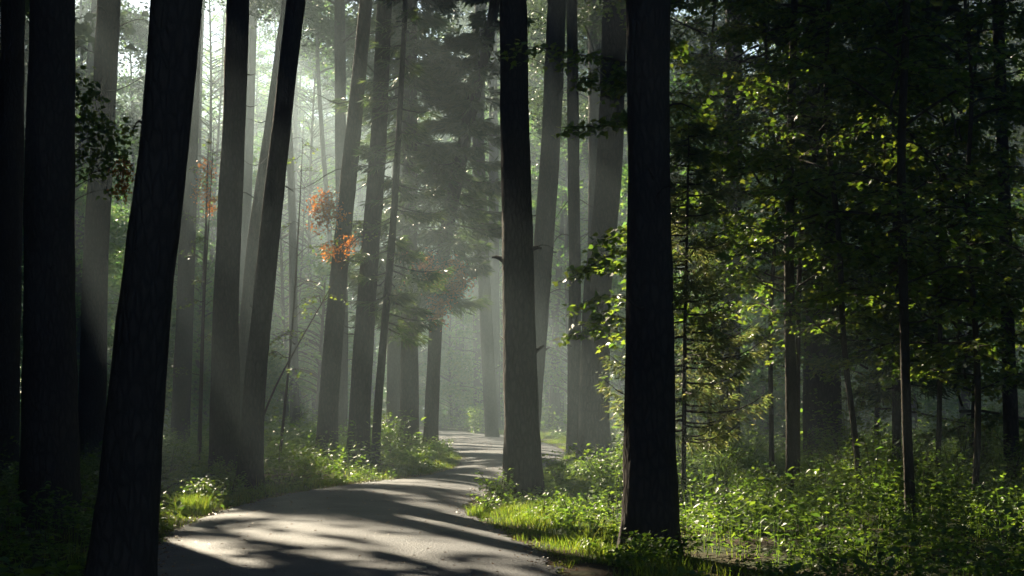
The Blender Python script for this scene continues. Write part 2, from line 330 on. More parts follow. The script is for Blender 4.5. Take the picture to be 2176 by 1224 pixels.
def broad_crown(tr, mb, P, z0, z1, R, ncl=40, nl=110, L=.16, W=.11, sig=.5, carve=True, zs=.35):
    q = RNG.random(ncl); zz = z0 + (z1 - z0) * q
    prof = np.sqrt(np.clip(1 - (2 * q - .85) ** 2 / 1.5, .05, 1)); rr = R * prof * (.25 + .75 * np.sqrt(RNG.random(ncl))); a = RNG.random(ncl) * 2 * np.pi; C = []
    top = P[-1, 2]
    for z, r, b in zip(zz, rr, a):
        s0 = at_z(P, min(z - .25 * r, top - .05)); e = np.array([s0[0] + math.cos(b) * r, s0[1] + math.sin(b) * r, z]); C.append(e)
        t = np.linspace(0, 1, 5)[:, None]; br = s0 * (1 - t) + e * t; br[:, 2] += .1 * r * np.sin(t[:, 0] * 3.1)
        tube(tr, br, .03 * (1 - .75 * t[:, 0]) * (.5 + r * .2), 4)
    clump_cloud(mb, np.array(C), nl, sig * (.6 + .8 * RNG.random(ncl)), L, W, zs, carve, .8, .6)
def spruce_crown(tr, mb, P, H, z0, R, nbr=110, ns=170, L=.28, W=.035, droop=.35, tw=.32, sector=None, carve=True, up=.25):
    for k in range(nbr):
        q = (k + RNG.random()) / nbr; z = z0 + (H - z0) * q; a = RNG.random() * 6.283 if sector is None else RNG.uniform(*sector)
        ln = max(.25, R * (1 - q) ** .7 * (.55 + .55 * RNG.random())) * (1 if q > .1 else .8)
        b = at_z(P, z); dr = np.array([math.cos(a), math.sin(a), 0]); sd = np.array([-dr[1], dr[0], 0])
        t = np.linspace(0, 1, 7); br = b + dr * (ln * t)[:, None]; br[:, 2] += ln * (-droop * t + up * t ** 3)
        tube(tr, br, (.012 + .007 * ln) * (1 - .85 * t), 4)
        m_ = int(ns * (ln / R + .15)); tt = .12 + .88 * RNG.random(m_) ** .8
        pts = np.stack([np.interp(tt, t, br[:, c_]) for c_ in range(3)], -1)
        lat = RNG.normal(size=m_) * tw * ln * .5 * (1.15 - tt); pts = pts + sd * lat[:, None] + dr * (np.abs(lat) * .35)[:, None]
        pts[:, 2] -= np.abs(RNG.normal(size=m_)) * .06 * ln + np.abs(lat) * .25
        D = unit(dr * .7 + sd * (np.sign(lat) * .6)[:, None] + RNG.normal(size=(m_, 3)) * .35 + np.array([0, 0, -.35]))
        s_ = .6 + .8 * RNG.random(m_); N = rand_dirs(m_, .4)
        if carve: kk = keep(pts) | (pts[:, 2] < 6) | (RNG.random(m_) < .5); pts, D, N, s_ = pts[kk], D[kk], N[kk], s_[kk]
        leaves(mb, pts, D, N, L * s_, W * s_, .05)

# every tall trunk seen in the photograph: label, distance, crown kind, points (y, x, width), height
PI = math.pi
HERO = [
 ('broad black trunk second from the left edge, standing straight and unlit', 18.2, 'pine', [(0, 112, 95), (300, 108, 98), (600, 105, 104), (900, 105, 112), (1105, 106, 120)], 26, 3.6),
 ('nearest black trunk leaning right, its foot at the bottom left road edge', 11.5, 'pine', [(0, 375, 106), (300, 350, 104), (612, 311, 107), (900, 283, 116), (1224, 258, 142)], 25, 3.6),
 ('dark trunk at the very left edge behind dim foliage', 27, 'pine', [(0, 27, 50), (400, 22, 52), (800, 14, 54), (1020, 10, 60)], 25, 3.5),
 ('grey trunk seen in the gap between the two big black left trunks', 36, 'pine', [(0, 232, 50), (300, 218, 50), (500, 205, 52), (900, 195, 58), (980, 194, 64)], 25, 3.4),
 ('thin pale trunk left of the grey one between the black left trunks', 60, 'pine', [(0, 205, 20), (170, 191, 22), (400, 169, 24), (900, 160, 27)], 24, 3.2),
 ('pale hazy trunk just right of the nearest black leaning trunk', 48, 'pine', [(0, 414, 34), (300, 403, 36), (450, 400, 36), (700, 392, 37), (940, 382, 42)], 25, 3.4),
 ('left stem of the dark twin trunks beside the lit grass tuft', 29, 'pine', [(0, 505, 48), (300, 496, 50), (600, 481, 52), (900, 477, 62), (1010, 478, 72)], 26, 3.5),
 ('leaning right stem of the dark twin trunks at the left road edge', 25.8, 'pine', [(0, 630, 41), (300, 594, 40), (612, 562, 42), (900, 534, 48), (1040, 532, 58)], 26, 3.5),
 ('slim misty trunk leaning right between the dark twin trunks', 40, 'pine', [(0, 612, 26), (257, 577, 26), (515, 538, 28), (735, 519, 29), (960, 508, 32)], 24, 3.2),
 ('faint thin trunk high between the twin trunks in the mist', 62, 'pine', [(0, 537, 21), (400, 525, 22), (900, 505, 25)], 26, 3.2),
 ('leftmost trunk of the clump on the inside of the road bend', 36, 'pine', [(0, 778, 28), (300, 749, 34), (612, 717, 38), (900, 695, 44), (985, 694, 54)], 26, 3.3),
 ('dim trunk half hidden right behind the leftmost trunk of the bend clump', 50, 'pine', [(0, 722, 24), (300, 724, 24), (700, 728, 24), (935, 724, 28)], 26, 3.2),
 ('stout second trunk of the clump inside the road bend, catching pale haze', 33.4, 'pine', [(0, 817, 32), (300, 805, 35), (612, 780, 40), (900, 763, 47), (1000, 761, 56)], 26, 3.3),
 ('misty trunk behind the slim stem of the bend clump', 55, 'pine', [(0, 856, 24), (300, 848, 25), (612, 838, 28), (900, 836, 31)], 26, 3.2),
 ('grey trunk behind the near grey trunk and the far spruces, seen top to bottom', 60, 'pine', [(0, 1021, 25), (300, 1016, 26), (600, 1029, 27), (900, 1044, 28)], 27, 3.2),
 ('pale trunk rising in bright haze close left of the near grey trunk', 70, 'pine', [(0, 1046, 18), (300, 1049, 20), (600, 1050, 22), (905, 1052, 24)], 28, 3.2),
 ('grey knotted trunk with a sunlit left rim on the right road edge', 22.6, 'pine', [(0, 1090, 58), (300, 1095, 63), (540, 1098, 68), (612, 1099, 68), (900, 1108, 74), (1060, 1114, 88)], 26, 3.6),
 ('misty trunk leaning right directly behind the near grey knotted trunk', 42, 'pine', [(0, 1184, 40), (300, 1171, 42), (500, 1157, 43), (700, 1143, 40), (960, 1122, 44)], 26, 3.4),
 ('slim brown trunk left of the wide brown trunk behind the sunlit herbs', 40, 'pine', [(0, 1215, 24), (300, 1218, 25), (612, 1222, 26), (900, 1219, 29), (985, 1218, 34)], 26, 3.2),
 ('wide brown trunk with a thin lit seam behind the sunlit herbs', 33.5, 'pine', [(0, 1308, 52), (300, 1298, 56), (500, 1284, 58), (612, 1268, 60), (900, 1262, 66), (1000, 1262, 76)], 27, 3.6),
 ('thin trunk high up between the slim and the wide brown trunks', 50, 'pine', [(0, 1263, 28), (250, 1265, 28), (500, 1262, 26), (900, 1252, 28)], 26, 3.2),
 ('big dark upright trunk with scaly bark standing in the right verge', 14.8, 'pine', [(0, 1376, 90), (300, 1377, 93), (612, 1381, 98), (900, 1382, 110), (1175, 1385, 128)], 25, 3.8),
 ('broad dim trunk far behind the thin dark stems on the right', 31, 'pine', [(0, 1735, 60), (400, 1740, 66), (700, 1745, 74), (930, 1748, 82)], 26, 3.4),
 ('dim grey trunk right of the big scaly trunk behind the maple leaves', 40, 'pine', [(0, 1560, 36), (400, 1556, 40), (900, 1550, 44)], 26, 3.2),
 ('shadowed trunk near the right edge behind the leaf curtain', 24, 'pine', [(0, 2120, 24), (300, 2130, 25), (612, 2140, 27), (1000, 2150, 32)], 22, 3.2),
 ('distant pale trunk over the far curve of the road', 95, 'pine', [(200, 972, 16), (600, 976, 18), (880, 978, 20)], 30, 3.4),
 ('far misty trunk above the outer edge of the road curve', 84, 'pine', [(200, 1012, 22), (600, 1018, 25), (890, 1020, 28)], 30, 3.4)]
for n_, (lab, d, kind, pts, H, R) in enumerate(HERO):
    P, rr = trunk_path(pts, d, H); near = d < 30
    root = thing('pine_tree', (P[0, 0], P[0, 1], 0), lab, 'tree', None)
    tr = MB(); tube(tr, P, rr, 56 if near else 20, .08 if near else .045, n_ * 1.7, flat=True)
    cr = MB()
    # short dead stubs on the bole
    if pts[0][1] > 1500: R = 5.6  # crowns above the frame widened to shade the right-hand undergrowth
    for k in range(6):
        z = RNG.uniform(2.5, H * .5); stub(tr, P, rr, z, RNG.random() * 6.28, rr[0] + RNG.uniform(.05, .3) if d < 30 else RNG.uniform(.5, 2.0), .022 if d < 30 else .02)
    vis = d > 44
    if 'knotted' in lab:
        for x_, y_, az_ in ((1066, 556, PI), (1130, 536, 0.0), (1140, 745, 0.1)):
            q = px(x_, y_, d); stub(tr, P, rr, q[2], az_, .40, .085, -.1, .02)
    pine_crown(tr, cr, P, H, R, H * (.52 if d > 44 else .56), 60 if vis else 56, 300 if vis else 200, .17 if vis else .36, .075 if vis else .24, .5 if vis else .85)
    tr.build('trunk', M['bark'], root, True); cr.build('crown', M['pine'], root)
# ---- the two far spruces and the slim stems in the bend clump
def spruce(lab, d, pts, H, z0, R, nbr, ns, L, W, name='spruce_tree', mk='spruce', **k):
    P, rr = trunk_path(pts, d, H); root = thing(name, (P[0, 0], P[0, 1], 0), lab, 'spruce')
    tr, cr = MB(), MB(); tube(tr, P, rr, 14, .04, d, flat=True)
    spruce_crown(tr, cr, P, H, z0, R, nbr, ns, L, W, **k)
    tr.build('trunk', M['bark'], root, True); cr.build('crown', M[mk], root); return root, P
sp1, P1 = spruce('dark spruce with sweeping boughs over the dark trunk of the bend clump', 44, [(0, 872, 30), (612, 870, 34), (950, 870, 42)], 21, 4.3, 3.1, 150, 430, .34, .045)
sp2, P2 = spruce('bent dark spruce nearest the tip of the grassy bend', 43.5, [(0, 1052, 22), (100, 1038, 24), (200, 1008, 28), (400, 965, 30), (612, 930, 28), (900, 916, 30), (960, 915, 36)], 18, 4.8, 2.4, 110, 380, .32, .05)
sp3, P3 = spruce('slim dark spruce stem with bare brown twigs in the bend clump', 33, [(0, 862, 10), (100, 857, 11), (450, 838, 14), (612, 824, 16), (900, 800, 18), (1000, 797, 22)], 14, 3.2, 1.5, 70, 120, .24, .03)
def rusty(parent, C, k, L, sig, name='dead_foliage'):
    mb = MB(); C = np.array(C, float); n = k; P = np.repeat(C, n, 0) + RNG.normal(size=(len(C) * n, 3)) * sig
    D = rand_dirs(len(P), -.6, .6); leaves(mb, P, D, rand_dirs(len(P), .2), L * (.6 + .8 * RNG.random(len(P))), L * .55)
    o = mb.build(name, M['rust'], parent); tag(o, 'withered orange brown foliage'); return o
def cluster_px(lst, d, dz=.8): return [px(x, y, d + RNG.uniform(-dz, dz)) for x, y in lst]
rusty(sp2, cluster_px([(935, 585), (950, 610), (925, 600), (965, 570), (935, 640), (910, 560), (980, 600), (930, 670)], 42.4), 170, .11, .17)
rusty(sp1, cluster_px([(850, 600), (880, 570), (828, 560), (895, 620), (860, 545)], 42.8), 34, .09, .10)
rusty(sp3, cluster_px([(690, 420), (700, 440), (682, 470), (745, 520), (712, 455), (676, 440), (700, 530)], 33), 130, .08, .13)

# ---- thin trees and saplings of the right-hand wood: maples with flat tiers of leaves
def maple_tree(lab, d, pts, H, z0, R, nbr, nl, L=.10, name='young_maple', extra=(), carve=True, sec=None, dens=1.0):
    P, rr = trunk_path(pts, d, H); root = thing(name, (P[0, 0], P[0, 1], 0), lab, 'tree')
    tr, cr = MB(), MB(); tube(tr, P, rr, 12, .05, d, flat=True)
    specs = [(z0 + (H - z0) * (k + RNG.random()) / nbr, (RNG.random() * 6.283 if sec is None else RNG.uniform(*sec)), R * (.45 + .6 * RNG.random())) for k in range(nbr)] + list(extra)
    Ps, Ds = [], []
    for z, a, ln in specs:
        b = at_z(P, z); dr = np.array([math.cos(a), math.sin(a), 0]); sd = np.array([-dr[1], dr[0], 0])
        t = np.linspace(0, 1, 8); rise = RNG.uniform(.05, .8); br = b + dr * (ln * t)[:, None]; br[:, 2] += ln * (rise * t - .42 * t ** 2) + .04 * np.sin(t * 9 + z)
        br += sd * (ln * .09 * np.sin(t * 4 + a))[:, None]
        tube(tr, br, (.006 + .007 * ln) * (1 - .85 * t), 5)
        ntw = 9
        for q in range(ntw):
            u = .25 + .75 * (q + .5) / ntw; s0 = np.array([np.interp(u, t, br[:, c_]) for c_ in range(3)]); sg = 1 if q % 2 else -1
            tl = ln * (.42 * (1.15 - u) + .08) * RNG.uniform(.7, 1.2); td = unit(dr * RNG.uniform(.4, .9) + sd * sg + np.array([0, 0, RNG.uniform(-.05, .15)]))
            tt = np.linspace(0, 1, 4); tw = s0 + td * (tl * tt)[:, None]; tw[:, 2] -= RNG.uniform(.1, .5) * tl * tt ** 2
            tube(tr, tw, .0045 * (1 - .7 * tt) + .001, 4)
            m_ = max(3, int(nl * dens / ntw * (tl / (ln * .3)))); v = RNG.random(m_)
            pp = np.stack([np.interp(v, tt, tw[:, c_]) for c_ in range(3)], -1) + RNG.normal(size=(m_, 3)) * np.array([.06, .06, .045])
            side2 = np.cross(td, [0, 0, 1.]); Ps.append(pp); Ds.append(td * .6 + side2 * RNG.choice([-1, 1], m_)[:, None] * .8 + RNG.normal(size=(m_, 3)) * .3 + np.array([0, 0, -.25]))
    Pq = np.concatenate(Ps); Dq = unit(np.concatenate(Ds)); N = unit(RNG.normal(size=(len(Pq), 3)) * .5 + np.array([0, -.1, 1.]))
    if carve: kk = keep(Pq) | ((Pq[:, 2] < 9) & (RNG.random(len(Pq)) < .62)); Pq, Dq, N = Pq[kk], Dq[kk], N[kk]
    maple(cr, Pq, Dq, N, L * (.65 + .6 * RNG.random(len(Pq))))
    tr.build('trunk', M['barkthin'], root, True); cr.build('crown', M['maple'], root); return root, P
PI = math.pi
maple_tree('young maple with sunlit leaf tiers on a straight dark stem right of the scaly trunk', 22, [(0, 1688, 15), (300, 1680, 18), (612, 1676, 22), (900, 1682, 24), (1070, 1682, 27)], 10, 2.6, 2.2, 44, 300, .085,
    extra=[(4.2, PI * .98, 1.6), (4.0, PI * 1.05, 1.5), (3.7, PI * .93, 1.6), (3.4, PI * 1.1, 1.5)])
maple_tree('curved twin stem close right of the straight young maple', 22.6, [(270, 1752, 7), (400, 1712, 8), (500, 1700, 9), (612, 1697, 10), (850, 1694, 12), (1080, 1694, 14)], 7, 3.0, 1.3, 8, 110)
maple_tree('thin crooked sapling with a wavy stem in the right wood', 21, [(0, 1761, 8), (200, 1754, 10), (300, 1752, 11), (390, 1774, 12), (500, 1782, 12), (612, 1793, 12), (677, 1784, 12), (747, 1791, 12), (827, 1802, 12), (892, 1817, 13), (962, 1822, 13), (1090, 1830, 14)], 9, 2.4, 2.0, 38, 240, .085)
maple_tree('straight dark sapling farther right with its foot in the herbs', 16.8, [(0, 1927, 16), (100, 1927, 17), (280, 1912, 18), (612, 1920, 20), (812, 1924, 20), (962, 1928, 21), (1150, 1938, 25)], 8, 2.4, 2.1, 38, 150, .09)
maple_tree('short thin stem rising from the herbs near the right edge', 22, [(550, 1998, 8), (880, 1997, 11), (1080, 1990, 13)], 6, 2.2, 1.9, 26, 150)
maple_tree('leafy maple at the right edge filling the dark corner', 19, [(0, 2050, 7), (200, 2072, 9), (420, 2048, 10), (640, 2070, 12), (850, 2082, 13), (1120, 2068, 15)], 9, 1.6, 2.6, 54, 260, .085)
maple_tree('maple reaching leafy boughs across the wide brown trunk', 20.5, [(0, 1420, 10), (612, 1412, 12), (1100, 1408, 14)], 9, 2.6, 1.1, 18, 210, .1,
    extra=[(3.35, PI * .97, 1.35), (3.75, PI * 1.03, 1.55), (3.0, PI * 1.02, 1.4), (4.1, PI * .9, 1.1), (2.35, PI * .95, 1.45), (2.6, PI * 1.08, 1.3), (5.6, PI, 1.5), (6.0, PI * .95, 1.3), (6.3, PI * 1.05, 2.4)])
maple_tree('bushy maple deep in the wood behind the crooked sapling', 30, [(0, 1880, 6), (300, 1850, 8), (600, 1872, 9), (1000, 1860, 12)], 13, 1.3, 3.2, 80, 320, .10)
maple_tree('bushy maple deep in the wood behind the scaly trunk', 29, [(0, 1520, 6), (400, 1490, 8), (700, 1512, 9), (1000, 1505, 11)], 13, 2.6, 2.7, 66, 300, .09)
maple_tree('bushy dark maple behind the corner at the far right', 28, [(0, 2085, 6), (400, 2050, 8), (700, 2078, 10), (1000, 2062, 12)], 12, 1.0, 3.4, 80, 320, .10)
maple_tree('tall leafy maple above the straight young maple', 26, [(0, 1620, 6), (400, 1652, 8), (700, 1636, 9), (1000, 1640, 12)], 13, 3.6, 2.9, 66, 300, .09)
# young spruce behind the scaly trunk, and a dim one farther right
spruce('young spruce with pale sunlit shoots behind the big scaly trunk', 19.2, [(400, 1462, 5), (700, 1455, 8), (1105, 1452, 11)], 5.4, 1.0, 1.35, 80, 330, .095, .015, 'young_spruce', 'youngspruce', droop=.12, tw=.5, up=.35)
spruce('dark spruce with drooping boughs beside the straight dark sapling', 24, [(0, 1900, 12), (600, 1905, 16), (1050, 1905, 20)], 11, 1.8, 1.7, 90, 260, .16, .022, 'spruce_tree', 'spruce', droop=.2)
# left branch of leaves between the black trunks: a small tree whose stem hides behind the second trunk
P_, rr_ = trunk_path([(0, 120, 10), (500, 120, 14), (1090, 120, 18)], 19.6, 8)
r_ = thing('young_maple', (P_[0, 0], P_[0, 1], 0), 'leafy bough of a small tree reaching out between the black left trunks', 'tree')
tr, cr = MB(), MB(); tube(tr, P_, rr_, 10, .05, 3, flat=True)
for x_, y_, k_ in [(172, 165, 26), (190, 190, 40), (178, 215, 40), (205, 215, 26), (172, 250, 46), (198, 255, 50), (222, 262, 36), (180, 285, 46), (210, 292, 56), (236, 292, 40), (262, 300, 30), (172, 320, 28), (196, 330, 44), (226, 326, 44), (250, 330, 34), (212, 356, 30), (186, 372, 22), (242, 372, 24), (236, 402, 20), (258, 352, 26), (270, 270, 22)]:
    e = px(x_, y_, 19.6 + RNG.uniform(-.25, .25)); z_ = e[2] - .12 - .35 * (x_ - 150) / 120; s0 = at_z(P_, z_); t = np.linspace(0, 1, 6)[:, None]
    br = s0 * (1 - t) + e * t; br[:, 2] += .1 * np.sin(t[:, 0] * 3.1); tube(tr, br, .011 * (1 - .85 * t[:, 0]), 4)
    P1_ = e + RNG.normal(size=(k_, 3)) * np.array([.10, .10, .075]); D1_ = unit(RNG.normal(size=(k_, 3)) * .6 + np.array([.5, 0, -.45])); N1_ = unit(RNG.normal(size=(k_, 3)) * .55 + np.array([0, -.2, .7]))
    maple(cr, P1_, D1_, N1_, .078 * (.6 + .7 * RNG.random(k_)))
tr.build('trunk', M['barkthin'], r_, True); cr.build('crown', M['maple'], r_)
rusty(r_, cluster_px([(255, 345), (262, 365), (268, 385), (266, 400), (258, 415), (270, 350), (274, 372), (250, 400), (246, 365)], 19.4, .1), 34, .05, .045)
# thin leafless saplings left of the bend clump
for lab, d, pts in [('thin straight sapling between the twin trunks and the bend clump', 33, [(380, 640, 2), (637, 626, 4), (800, 612, 5), (975, 594, 7)]),
                    ('slender sapling leaning right from the twin trunks', 31, [(590, 715, 2), (677, 666, 3), (780, 604, 4), (880, 556, 5), (990, 530, 6)]),
                    ('dim thin stem between the pale hazy trunk and the twin trunks', 38, [(400, 440, 4), (800, 428, 8), (960, 424, 10)])]:
    maple_tree(lab, d, pts, px(0, pts[0][0], d)[2] + 1.5, 2.2, .8, 9, 26, .07, 'sapling')
# rusty dead bough right of the nearest black trunk
r_, P_ = maple_tree('slight sapling with withered orange leaves right of the nearest black trunk', 30, [(330, 452, 1.5), (440, 446, 2), (600, 436, 2.5), (980, 424, 4)], 7.5, 3.5, .6, 4, 10, .07, 'sapling')
rusty(r_, cluster_px([(437, 352), (448, 372), (430, 385), (440, 405), (450, 425), (446, 445), (425, 410)], 30, .15), 70, .055, .085)

# ---- wood beyond the bend: pines and leafy understorey
def free(x, y, pts, m): return all((x - a) ** 2 + (y - b) ** 2 > m * m for a, b in pts)
occ = [tuple(px(p_[3][0][1], 700, p_[1])[:2]) for p_ in HERO]
def far_pine(x, y, H, R, r, lab, grp, vis=True, z0=.5):
    root = thing('pine_tree', (x, y, 0), lab, 'tree', grp); lean = RNG.normal(size=2) * .035
    z = np.linspace(-.2, H, 26); P = np.stack([x + lean[0] * z + .06 * np.sin(z * .4 + x), y + lean[1] * z, z], -1)
    tr, cr = MB(), MB(); tube(tr, P, r * (1 - .7 * z / H) * (1 + .3 * np.exp(-np.maximum(z, 0) / .3)), 10, .04, x, flat=True)
    for k in range(5): stub(tr, P, None, RNG.uniform(3, H * .5), RNG.random() * 6.28, RNG.uniform(.5, 2.2), .025)
    if vis: pine_crown(tr, cr, P, H, R, H * z0, 60, 300, .2, .09, .55)
    else: pine_crown(tr, cr, P, H, R, H * z0, 60, 130, .5, .34, 1.0)
    tr.build('trunk', M['bark'], root, True); cr.build('crown', M['pine'], root)
n_ok = 0
for k in range(4000):
    y = RP.uniform(56, 128); x = RP.uniform(-.42, .42) * y
    if n_ok >= 84: break
    if road_dist([x], [y])[0][0] < 1.2 or not free(x, y, occ, 4.1): continue
    if abs(x / y * F + 1088 - 900) < 60 and y < 80: continue
    occ.append((x, y)); n_ok += 1
    zone = 'left of' if x < -.12 * y else ('right of' if x > .06 * y else 'straight beyond')
    far_pine(x, y, RP.uniform(21, 30), RP.uniform(2.8, 3.8), RP.uniform(.16, .27), f'misty far pine added for shade {zone} the road bend, one of many', f'far pines {zone} the road bend')
for k in range(84):
    for tr_ in range(60):
        y = RP.uniform(46, 122); x = RP.uniform(-.40, .40) * y; sx = x / y * F + 1088
        if road_dist([x], [y])[0][0] > 2.6 and free(x, y, occ, 1.8) and not (y < 66 and 480 < sx < 1240): break
    occ.append((x, y)); H = RP.uniform(6, 14) if y < 80 else RP.uniform(10, 25)
    zone = 'left' if x < -.03 * y else 'right'
    root = thing('leafy_tree', (x, y, 0), f'light green leafy understorey tree in the mist {zone} of the far road', 'tree', f'leafy understorey trees {zone} of the far road')
    z = np.linspace(-.2, H * .9, 12); P = np.stack([x + .1 * np.sin(z * .5 + x), y + 0 * z, z], -1); tr, cr = MB(), MB(); tube(tr, P, .09 * (1 - .8 * z / H), 7, flat=True)
    broad_crown(tr, cr, P, 1.0, H, RNG.uniform(2.2, 3.6), int(40 + 4 * H), 130, .18, .13, .5)
    tr.build('trunk', M['barkthin'], root, True); cr.build('crown', M['far'], root)
for sx, y, H, R, lab in [(455, 74, 24, 3.0, 'tall pale leafy tree in the gap left of the twin trunks'), (575, 84, 28, 3.4, 'tall misty leafy tree showing between the tops of the twin trunks'),
                         (665, 72, 22, 3.0, 'leafy tree glowing green in the gap right of the twin trunks'), (600, 66, 12, 2.6, 'lower bright green leafy tree right behind the leaning twin trunk'),
                         (1130, 78, 24, 2.6, 'leafy tree between the grey knotted trunk and the misty leaning one'), (270, 70, 22, 3.2, 'leafy tree seen left of the nearest black trunk top'), (690, 58, 7, 2.2, 'low leafy tree behind the foot of the bend clump'),
                         (1215, 70, 26, 3.0, 'leafy tree rising behind the slim brown trunk'), (480, 96, 31, 4, 'highest pale tree top between the left stems'),
                         (428, 63, 22, 2.6, 'misty leafy tree behind the pale hazy trunk on the left'), (545, 104, 33, 4.4, 'far tall leafy tree framed by the two twin stems')]:
    x = (sx - 1088) / F * y; occ.append((x, y))
    root = thing('leafy_tree', (x, y, 0), lab, 'tree')
    z = np.linspace(-.2, H * .92, 16); P = np.stack([x + .25 * np.sin(z * .2 + x), y + 0 * z, z], -1); tr, cr = MB(), MB(); tube(tr, P, .13 * (1 - .8 * z / H), 8, flat=True)
    broad_crown(tr, cr, P, 2.0, H, R, int(60 + 5 * H), 130, .17, .12, .5)
    tr.build('trunk', M['barkthin'], root, True); cr.build('crown', M['far'], root)
for k in range(84):  # belt of pines added to shade the far haze, partly out of view
    for q in range(60):
        y = RP.uniform(104, 150); x = RP.uniform(-.9, .42) * y
        if free(x, y, occ, 6.5): break
    occ.append((x, y)); zone = 'left of' if x < -.12 * y else ('right of' if x > .06 * y else 'straight beyond')
    root = thing('pine_tree', (x, y, 0), f'misty far pine added for shade {zone} the road bend, one of many', 'tree', f'far pines {zone} the road bend'); H = RNG.uniform(23, 33)
    z = np.linspace(-.2, H, 16); P = np.stack([x + 0 * z, y + .02 * z, z], -1); tr, cr = MB(), MB(); tube(tr, P, .24 * (1 - .7 * z / H), 8, flat=True)
    pine_crown(tr, cr, P, H, 4.4, H * .3, 70, 150, .36, .2, 1.0)
    tr.build('trunk', M['bark'], root, True); cr.build('crown', M['pine'], root)
# the wood behind all that reads as one mass
mb = MB(); n = 2600
a = RNG.uniform(-.62, .62, n); dd = RNG.uniform(128, 175, n); C = np.stack([a * dd, dd, 34 * RNG.random(n) ** 1.1 + .3], -1)
clump_cloud(mb, C, 75, 1.7, .55, .36, .7, False)
tag(mb.build('distant_woods', M['far']), 'pale mass of distant woodland foliage closing the view', 'woodland', kind='stuff')
# added leaf roof: unseen tall trees beside, behind and up-sun, shading the view
n_ok = 0; rim = []
for k in range(9000):
    y = RP.uniform(-32, 104); x = RP.uniform(-62, 46)
    if n_ok >= 125: break
    if abs(x) < .40 * y + 1.2 and y > 3: continue
    if abs(x) < 3 and y < 12: continue
    if x > 20 and y > 60: continue
    if road_dist([x], [y])[0][0] < 1.0 or not free(x, y, rim, 5.4): continue
    rim.append((x, y)); n_ok += 1
    far_pine(x, y, RP.uniform(20, 27), RP.uniform(4.4, 5.4), RP.uniform(.18, .3), 'unseen tall pine added to close the leaf roof and shade the view', 'unseen pines added for shade beside the view', False, .33)

k = 0
while k < 20:              # more unseen pines added up-sun, left of the view, to darken the near air
    y = RP.uniform(12, 48); x = RP.uniform(-27, -7)
    if abs(x) < .40 * y + 1.0 or not free(x, y, rim, 2.9 if k > 8 else 3.6): 
        k += .002; continue
    k = int(k) + 1; rim.append((x, y))
    far_pine(x, y, RP.uniform(21, 28), RP.uniform(4.4, 5.2), RP.uniform(.18, .28), 'unseen tall pine added to close the leaf roof and shade the view', 'unseen pines added for shade beside the view', False, .4)
for k in range(100):          # unseen leafy lower storey added beside and behind the view to block skylight
    for q in range(80):
        y = RP.uniform(-30, 60); x = RP.uniform(-40, 40)
        if (abs(x) > .40 * y + 7.5 or y < -5) and not (abs(x) < 5 and y < 8) and road_dist([x], [y])[0][0] > 2.8 and free(x, y, rim, 2.5): break
    rim.append((x, y)); H = RP.uniform(7, 13)
    root = thing('leafy_tree', (x, y, 0), 'unseen leafy lower tree added under the leaf roof to block skylight', 'tree', 'unseen leafy trees added to block skylight beside the view')
    z = np.linspace(-.2, H * .9, 12); P = np.stack([x + .1 * np.sin(z * .5 + x), y + 0 * z, z], -1); tr, cr = MB(), MB(); tube(tr, P, .1 * (1 - .8 * z / H), 7, flat=True)
    broad_crown(tr, cr, P, .6, H, RNG.uniform(2.6, 3.6), 60, 70, .42, .3, .6)
    tr.build('trunk', M['barkthin'], root, True); cr.build('crown', M['far'], root)

# ---------------------------------------------------------------- ground cover
def scatter(n, x0, x1, y0, y1, dmin, dmax, side=0):
    X = RNG.uniform(x0, x1, n); Y = RNG.uniform(y0, y1, n); D, S = road_dist(X, Y)
    k = (D > dmin) & (D < dmax) & ((S == side) if side else True)
    k &= np.abs(X) < .40 * Y + 1.5
    return X[k], Y[k], D[k], S[k]
def herbs(mb, X, Y, D, h, nl, L, spread=.14, W=.62):
    n = len(X); Z = ground_z(X, Y); i = np.repeat(np.arange(n), nl); m_ = len(i); a = RNG.random(m_) * 6.283; t = RNG.random(m_) ** .7
    r = spread * (.3 + .8 * RNG.random(m_)) * (1.1 - .5 * t)
    P = np.stack([X[i] + np.cos(a) * r * .4, Y[i] + np.sin(a) * r * .4, Z[i] + h[i] * (.12 + .88 * t)], -1)
    Dr = unit(np.stack([np.cos(a), np.sin(a), RNG.normal(size=m_) * .35 + .05], -1)); N = unit(RNG.normal(size=(m_, 3)) * .42 + np.array([0, 0, 1.]))
    s_ = .55 + .8 * RNG.random(m_); leaves(mb, P, Dr, N, L * s_, L * W * s_, .08)
    blades(mb, np.stack([X, Y, Z], -1), h, .006, .25)
def hgt(X, Y, D, a, b): return (a + (b - a) * sstep(D, .3, 2.6)) * (.25 + 1.5 * vnoise(X / 1.1, Y / 1.1, 3) ** 1.3) * (.6 + .7 * RNG.random(len(X)))
mb = MB()
def cover(n, x0, x1, y0, y1, dmin, dmax, side, a, b, L, nl):
    """patches of different herbs, with gaps of bare floor between them"""
    X, Y, D, S = scatter(n, x0, x1, y0, y1, dmin, dmax, side)
    kind_ = vnoise(X / 1.3, Y / 1.3, 11) + .25 * (RNG.random(len(X)) - .5); gap = vnoise(X / .8, Y / .8, 12)
    for lo, hi, sc_, hh, m_, ww, spr in ((-1, .38, .7, .75, nl, .7, .10), (.38, .62, 1.0, 1.0, nl, .6, .15), (.62, 2, 1.7, 1.25, max(5, nl // 2), .5, .2)):
        k = (kind_ >= lo) & (kind_ < hi) & (gap > .22) & (RNG.random(len(X)) < (1 if sc_ < 1 else .8 if sc_ == 1 else .5))
        herbs(mb, X[k], Y[k], D[k], hgt(X[k], Y[k], D[k], a, b) * hh, m_, L * sc_, spr, ww)
cover(26000, -1, 16, 9, 40, .5, 18, 1, .14, .52, .056, 20)
